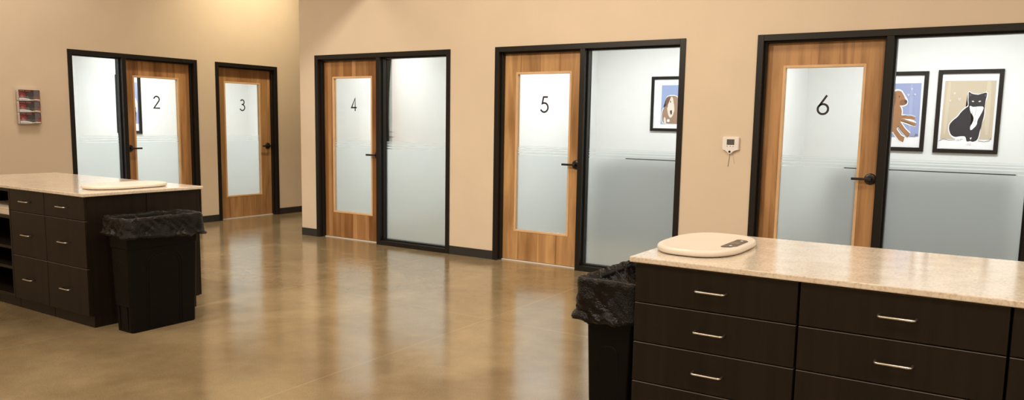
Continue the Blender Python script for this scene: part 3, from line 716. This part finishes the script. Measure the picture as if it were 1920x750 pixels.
def picture(loc, rz, w, h, fw, layers, label, strokes=(), group='framed pet portraits'):
    """loc: left bottom corner on the wall; faces local -y"""
    p = empty('framed_picture', loc, rz, label, 'picture', group)
    mb = MB()
    mb.box(0, fw, -0.028, 0, 0, h, 0.002, 1); mb.box(w - fw, w, -0.028, 0, 0, h, 0.002, 1)
    mb.box(fw, w - fw, -0.028, 0, 0, fw, 0.002, 1); mb.box(fw, w - fw, -0.028, 0, h - fw, h, 0.002, 1)
    mb.build('picture_frame', M['blackframe'], p)
    mats = [M['paper']]; mb = MB()
    mb.box(fw - 0.001, w - fw + 0.001, -0.008, -0.002, fw - 0.001, h - fw + 0.001)
    pw, ph = w - 2 * fw, h - 2 * fw
    lay = 0
    for item in layers:
        if item[0] == 'STROKE':
            pts, key, wd = item[1:]; m = ART[key]
            if m not in mats: mats.append(m)
            lay += 1; y = -0.0082 - 0.0004 * lay; nf = len(mb.bm.faces)
            ribbon(mb, pts, wd, lambda a, b: (fw + a * pw, y, fw + b * ph))
            mb.bm.faces.ensure_lookup_table()
            for f in mb.bm.faces[nf:]: f.material_index = mats.index(m)
            continue
        poly, key, sm = item
        m = ART[key]
        if m not in mats: mats.append(m)
        lay += 1; y = -0.0082 - 0.0004 * lay
        q = smooth_poly(poly, sm) if sm else poly
        # fill as triangulated n-gon
        vs = [mb.bm.verts.new((fw + u * pw, y, fw + v * ph)) for u, v in q]
        f = mb.bm.faces.new(vs); f.material_index = mats.index(m)
        bmesh.ops.triangulate(mb.bm, faces=[f])
    for pts, key, wd in strokes:
        m = ART[key]
        if m not in mats: mats.append(m)
        lay += 1; y = -0.0082 - 0.0004 * lay
        nf = len(mb.bm.faces)
        ribbon(mb, pts, wd, lambda a, b: (fw + a * pw, y, fw + b * ph))
        mb.bm.faces.ensure_lookup_table()
        for f in mb.bm.faces[nf:]: f.material_index = mats.index(m)
    mb.build('print', mats, p, recalc=True)
    return p
c = CAT
cat_layers = [(c['bg'], 'tan', 0), ([(0.10, 0.9), (0.17, 0.9), (0.14, 0.2), (0.08, 0.2)], 'tan2', 1), ([(0.78, 0.9), (0.88, 0.9), (0.9, 0.2), (0.82, 0.2)], 'tan2', 1), (c['floor'], 'white', 0), (c['halo'], 'white', 1), (c['body'], 'black', 1), (c['chest'], 'white', 1), (c['paw1'], 'white', 1), (c['paw2'], 'white', 1), (c['spot'], 'white', 0),
              (c['eye1'], 'cream', 1), (c['eye2'], 'cream', 1), (c['earL'], 'grey', 0), (c['earR'], 'grey', 0)] + [(heart(*k), 'white', 1) for k in ((0.24, 0.738, 0.019), (0.17, 0.643, 0.017), (0.335, 0.662, 0.022))] + [(heart(*k), 'tan', 1) for k in ((0.24, 0.738, 0.011), (0.17, 0.643, 0.010), (0.335, 0.662, 0.013))]
cat_strokes = [([(0.03, 0.11), (0.1, 0.135), (0.2, 0.118), (0.31, 0.125)], 'line', 0.005), ([(0.72, 0.12), (0.83, 0.105), (0.92, 0.12), (0.95, 0.16)], 'line', 0.005),
               ([(0.36, 0.112), (0.355, 0.135)], 'line', 0.004), ([(0.38, 0.112), (0.38, 0.135)], 'line', 0.004), ([(0.555, 0.062), (0.555, 0.085)], 'line', 0.004), ([(0.59, 0.058), (0.59, 0.085)], 'line', 0.004),
               ([(0.64, 0.56), (0.645, 0.5), (0.63, 0.45)], 'grey', 0.004), ([(0.66, 0.40), (0.63, 0.36)], 'grey', 0.004)]
picture((0.729, 3.0, 1.183), 0, 0.604, 0.884, 0.042, cat_layers, 'framed portrait of a black and white cat on tan, behind the door 6 window', cat_strokes)
d = DOG
torso = [(0.30, 0.56), (0.45, 0.60), (0.57, 0.585), (0.616, 0.52), (0.614, 0.42), (0.60, 0.34), (0.56, 0.27), (0.46, 0.20), (0.30, 0.17), (0.17, 0.2), (0.17, 0.34), (0.25, 0.46)]
limbs = [[(0.56, 0.43), (0.68, 0.42), (0.80, 0.415), (0.875, 0.40)], [(0.56, 0.39), (0.66, 0.375), (0.78, 0.345), (0.90, 0.32)], [(0.52, 0.40), (0.60, 0.31), (0.68, 0.235), (0.785, 0.165)], [(0.44, 0.32), (0.53, 0.21), (0.62, 0.13), (0.695, 0.105)]]
lw = (0.042, 0.042, 0.068, 0.075)
head_halo = [(0.505, 0.815), (0.588, 0.80), (0.651, 0.735), (0.728, 0.65), (0.712, 0.588), (0.633, 0.566), (0.56, 0.56), (0.445, 0.53), (0.36, 0.59), (0.37, 0.75), (0.434, 0.80)]
grow = lambda p, k: [(0.40 + (x - 0.40) * (1 + k * 1.3), 0.38 + (y - 0.38) * (1 + k)) for x, y in p]
dog_layers = [(d['bg'], 'blue', 0), ([(0.74, 0.88), (0.8, 0.88), (0.82, 0.18), (0.77, 0.18)], 'blue2', 1), (d['floor'], 'white', 0), (grow(torso, 0.07), 'white', 1), (head_halo, 'white', 1)]
dog_mid = [(pts, 'white', k + 0.032) for pts, k in zip(limbs, lw)] + [(pts, 'brown', k) for pts, k in zip(limbs, lw)]
dog_top = [(torso, 'brown', 1), (d['head'], 'brown', 1), (d['ear'], 'brown2', 1), (d['muzzle'], 'brown2', 1), (d['nose'], 'line', 1), (d['eye'], 'line', 1)] + [(heart(*k), 'white', 1) for k in ((0.773, 0.808, 0.022), (0.72, 0.728, 0.022), (0.845, 0.732, 0.02))] + [(heart(*k), 'blue', 1) for k in ((0.773, 0.808, 0.013), (0.72, 0.728, 0.013), (0.845, 0.732, 0.011))]
dog_strokes = [([(0.62, 0.37), (0.75, 0.345), (0.88, 0.30)], 'line', 0.006), ([(0.56, 0.30), (0.64, 0.225), (0.75, 0.145)], 'line', 0.006), ([(0.64, 0.44), (0.75, 0.447), (0.88, 0.43)], 'line', 0.005), ([(0.8, 0.15), (0.86, 0.155), (0.9, 0.15), (0.95, 0.175), (0.92, 0.19), (0.90, 0.16)], 'line', 0.006),
               ([(0.68, 0.09), (0.70, 0.105)], 'line', 0.006), ([(0.765, 0.15), (0.785, 0.17)], 'line', 0.006)]
dog_layers = dog_layers + [('STROKE',) + t for t in dog_mid] + dog_top
picture((0.036, 3.0, 1.188), 0, 0.604, 0.870, 0.042, dog_layers, 'framed portrait of a brown dog on blue, partly hidden beside the cat portrait', dog_strokes)
h = HOUND
hound_layers = [(h['bg'], 'sky', 0), (h['halo'], 'white', 1), (h['body'], 'fawn', 1), (h['white'], 'cream', 1), (h['face'], 'cream', 1), (h['belly'], 'cream', 1), (h['bone'], 'white', 1), (h['ear'], 'dkbrown', 1), (h['eye'], 'line', 1), (h['nose'], 'line', 1)]
picture((-2.572, 3.0, 1.352), 0, 0.60, 0.702, 0.036, hound_layers, 'framed portrait of a fawn hound on blue, behind the door 5 window', [([(0.38, 0.47), (0.35, 0.43), (0.33, 0.5)], 'line', 0.006)])
pup_layers = [([(0.07, 0.9), (0.93, 0.9), (0.95, 0.13), (0.05, 0.13)], 'blue', 0), ([(0.3, 0.12), (0.35, 0.5), (0.5, 0.62), (0.7, 0.66), (0.86, 0.6), (0.93, 0.5), (0.9, 0.36), (0.78, 0.3), (0.84, 0.12)], 'white', 1), ([(0.44, 0.2), (0.5, 0.5), (0.66, 0.54), (0.72, 0.3), (0.7, 0.16)], 'slate', 1), ([(0.76, 0.42), (0.8, 0.46), (0.84, 0.42), (0.8, 0.39)], 'line', 1)]
picture((-9.797, -0.021, 1.178), 0, 0.604, 0.860, 0.042, pup_layers, 'framed portrait on pale blue glimpsed through the glass of door 2')

# dark-topped counters at the back of rooms 5 and 6 (seen blurred through the film)
def exam_counter(x0, x1, label):
    o = empty('exam_counter', (x0, 2.99, 0), 0, label, 'counter', 'counters in the exam rooms')
    w = x1 - x0
    MB().box(0.01, w - 0.01, -0.58, 0, 0.0, 0.875, 0.002, 1).build('cabinet_box', M['exam_cab'], o)
    MB().box(0, w, -0.61, 0, 0.876, 0.914, 0.003, 1).build('worktop', M['exam_top'], o)
    MB().box(0, w, -0.02, 0, 0.9145, 1.0, 0.002, 1).build('backsplash', M['exam_top'], o)
exam_counter(-0.155, 1.515, 'black-topped counter along the back wall of room 6, blurred by the frosted film')
exam_counter(-2.905, -0.80, 'black-topped counter along the back wall of room 5, blurred by the frosted film')

# ------------------------------------------------------------------ wall things
# small sensor on the wall between doors 5 and 6
s = empty('wall_sensor', (-0.567, 0, 1.272), 0, 'small white wall sensor with dark screen between doors 5 and 6', 'thermostat')
poly = [(-0.07, -0.042), (-0.064, -0.048), (-0.038, -0.050), (-0.028, -0.058), (-0.020, -0.074), (-0.010, -0.082), (0.004, -0.082), (0.014, -0.074), (0.022, -0.058), (0.034, -0.050), (0.066, -0.048), (0.072, -0.042), (0.072, 0.058), (0.066, 0.064), (-0.064, 0.064), (-0.07, 0.058)]
MB().prism(poly, lambda a, b, dd: (a, -dd, b), 0.0, 0.024, bev=0.004).build('case', M['white_plastic'], s)
sc = MB().box(-0.032, 0.034, -0.0252, -0.022, -0.004, 0.044, 0.001, 1).build('screen', M['grey_panel'], s)
MB().box(-0.034, 0.036, -0.0250, -0.022, -0.022, -0.007).build('button_strip', M['paper'], s)
for x in (-0.026, 0.0, 0.024): MB().box(x - 0.007, x + 0.007, -0.0256, -0.0245, -0.0175, -0.0125).build('button', M['grey_panel'], s)
MB().loft([[(-0.004 + 0.010 * math.cos(a * PI / 8), y, -0.062 + 0.010 * math.sin(a * PI / 8)) for a in range(16)] for y in (-0.023, -0.0258)]).build('eyelet', M['black'], s)
MB().tube([(-0.008, -0.006, -0.078), (-0.010, -0.004, -0.12), (-0.018, -0.004, -0.19)], 0.0015, 6).build('wire', M['grey_panel'], s)
MB().tube([(0.016, -0.006, -0.066), (0.022, -0.004, -0.10), (0.036, -0.004, -0.165)], 0.0012, 6).build('wire', M['white_plastic'], s)

wp = empty('switch_plate', (-5.70, 1.425, 1.27), PI / 2, 'small white wall plate inside room 4, at the left edge of its sidelight glass', 'switch plate')
MB().box(-0.06, 0.06, -0.006, 0, -0.065, 0.065, 0.002, 1).build('cover_plate', M['white_plastic'], wp)
for z in (-0.032, 0.032): MB().box(-0.045, 0.045, -0.012, -0.006, z - 0.024, z + 0.024, 0.002, 1).build('rocker', M['paper'], wp)

# brochure holder on the left wall: local frame x -> +y (right in the photo), local -y -> into the hall
BL = (XL, -2.268, 1.318)
bh = empty('brochure_holder', BL, PI / 2, 'clear acrylic three-pocket brochure holder on the tan wall left of door 2', 'brochure holder')
mb = MB()
mb.box(-0.140, 0.140, -0.004, 0.001, 0.0, 0.405)
MB_parts = mb
mb.build('back_plate', M['clear'], bh)
for k in range(3):
    z = 0.008 + k * 0.125
    mb = MB()
    mb.box(-0.112, 0.118, -0.060, -0.004, z - 0.004, z)
    mb.box(-0.112, 0.118, -0.063, -0.060, z - 0.004, z + 0.05)
    mb.box(-0.115, -0.112, -0.063, -0.004, z - 0.004, z + 0.10); mb.box(0.118, 0.121, -0.063, -0.004, z - 0.004, z + 0.10)
    mb.build('pocket', M['clear'], bh)
for k in range(3):
    z = 1.318 + 0.0085 + k * 0.125
    b = empty('brochure', (XL, -2.265, z), PI / 2, ('black and red brochure with white lower edge in the lowest pocket of the acrylic holder', 'black and red brochure with white lower edge in the middle pocket of the acrylic holder', 'black and red brochure with white lower edge in the top pocket of the acrylic holder')[k], 'brochure', 'brochures in the wall holder')
    mats = [ART['darkred'], ART['red'], ART['line'], ART['white'], ART['slate'], ART['pink']]
    mb = MB(); mb.box(-0.108, 0.113, -0.056, -0.010, 0, 0.119, mi=3)
    yy = -0.0565
    X = lambda u: -0.108 + u * 0.221
    Zz = lambda v: v * 0.119
    def P(pts, mi, lay): mb.poly([(X(u), yy - 0.0005 * lay, Zz(v)) for u, v in pts], mi)
    P([(0, 0), (1, 0), (1, 1), (0, 1)], 0, 0)
    P([(0, 0.25), (0.28, 0.2), (0.34, 0.55), (0.25, 0.72), (0, 0.78)], 1, 1)
    P([(0.1, 0.3), (0.2, 0.28), (0.24, 0.45), (0.15, 0.58), (0.08, 0.5)], 5, 2)
    P([(0.70, 0.15), (0.97, 0.1), (1, 0.4), (0.95, 0.95), (0.72, 0.98)], 4, 1)
    P([(0.80, 0.12), (1.0, 0.12), (1.0, 0.62 - 0.1 * k), (0.88, 0.5)], 1, 2)
    P([(0.28, 0.2), (0.7, 0.12), (0.72, 0.55), (0.66, 0.80), (0.52, 0.86), (0.42, 0.78), (0.36, 0.5)], 2, 2)
    P([(0.02, 0.02), (0.5, 0.02), (0.72, 0.06), (0.99, 0.06), (0.99, 0.14), (0.8, 0.18), (0.6, 0.12), (0.45, 0.2), (0.2, 0.26), (0.02, 0.24)], 3, 3)
    P([(0.05, 0.1), (0.42, 0.1), (0.42, 0.125), (0.05, 0.125)], 4, 4)
    for u0, u1 in ((0.04, 0.10), (0.12, 0.19), (0.21, 0.27), (0.33, 0.38), (0.39, 0.44), (0.45, 0.50), (0.51, 0.56)): P([(u0, 0.86), (u1, 0.86), (u1, 0.94), (u0, 0.94)], 5, 4)
    P([(0.705, 0.02), (0.716, 0.02), (0.716, 0.98), (0.705, 0.98)], 4, 5)
    mb.build('cover', mats, b)

# ------------------------------------------------------------------ lights
def area(name, loc, sx, sy, power, col, rot=(0, 0, 0), spread=PI):
    l = bpy.data.lights.new(name, 'AREA'); l.shape = 'RECTANGLE'; l.size = sx; l.size_y = sy; l.energy = power; l.color = col; l.spread = spread
    o = bpy.data.objects.new(name, l); C.objects.link(o); o.location = loc; o.rotation_euler = rot; return o
def point(name, loc, r, power, col):
    l = bpy.data.lights.new(name, 'POINT'); l.shadow_soft_size = r; l.energy = power; l.color = col
    o = bpy.data.objects.new(name, l); C.objects.link(o); o.location = loc; return o
def spot(name, loc, target, size, blend, r, power, col):
    l = bpy.data.lights.new(name, 'SPOT'); l.shadow_soft_size = r; l.energy = power; l.color = col; l.spot_size = math.radians(size); l.spot_blend = blend
    o = bpy.data.objects.new(name, l); C.objects.link(o); o.location = loc
    o.rotation_euler = (Vector(target) - Vector(loc)).to_track_quat('-Z', 'Y').to_euler(); return o
WARM = (1.0, 0.87, 0.71)
COOL = (0.97, 1.0, 0.995)
for x, y in ((-5.5, -6.5), (-2.0, -6.5), (1.6, -6.5), (4.5, -6.5), (-6.2, -2.6), (-1.0, -2.6), (2.8, -2.6), (-1.0, -9.5), (2.8, -9.5)):
    area('ceiling_light', (x, y, CEIL - 0.05), 0.6, 1.2, 54 if x < -4 and y < -5 else (60 if x < -5 else (62 if y > -3 else 74)), WARM)
spot('track_light', (-3.31, -5.0, 3.9), (-3.2, 0, 1.6), 110, 1.0, 0.10, 600, WARM)
spot('corridor_light', (-6.35, 0.75, 4.15), (XL, 0.75, 2.7), 100, 1.0, 0.08, 260, (1.0, 0.84, 0.56))
for x, pw in ((-4.6, 44), (-2.05, 60), (0.9, 64)):
    area('exam_light', (x, 1.55, EC - 0.03), 1.2, 0.6, pw, COOL)
for y in (-1.35, 1.6):
    area('exam_light', (-9.4, y, EC - 0.03), 0.6, 1.2, 66, COOL)

wd = bpy.data.worlds.new('world'); bpy.context.scene.world = wd; wd.use_nodes = True
wd.node_tree.nodes['Background'].inputs[0].default_value = (0.02, 0.018, 0.015, 1)

# ------------------------------------------------------------------ camera
cam = bpy.data.cameras.new('camera'); co = bpy.data.objects.new('camera', cam); C.objects.link(co)
YAW, PITCH, ROLL, F, CY = map(float, (32.73175403, -6.95460309, 0.96946357, 1455.956343829554, 408.54327897712693))
yw, pt, rl = map(math.radians, (YAW, PITCH, ROLL))
fwd = Vector((-math.sin(yw) * math.cos(pt), math.cos(yw) * math.cos(pt), math.sin(pt)))
rgt = Vector((math.cos(yw), math.sin(yw), 0)); up = rgt.cross(fwd)
r2 = rgt * math.cos(rl) + up * math.sin(rl); u2 = -rgt * math.sin(rl) + up * math.cos(rl)
mt = Matrix((r2, u2, -fwd)).transposed().to_4x4(); mt.translation = Vector((1.48259107, -6.65192203, 1.42168895))
co.matrix_world = mt
cam.sensor_fit = 'HORIZONTAL'; cam.sensor_width = 36.0; cam.lens = F / 1920 * 36.0
cam.shift_y = (CY - 375) / 1920
cam.clip_start = 0.05; cam.clip_end = 60
scn = bpy.context.scene
scn.camera = co
scn.view_settings.view_transform = 'Standard'
scn.view_settings.exposure = 0.0
try:
    scn.cycles.max_bounces = 10; scn.cycles.transparent_max_bounces = 12; scn.cycles.sample_clamp_indirect = 6.0
except Exception: pass
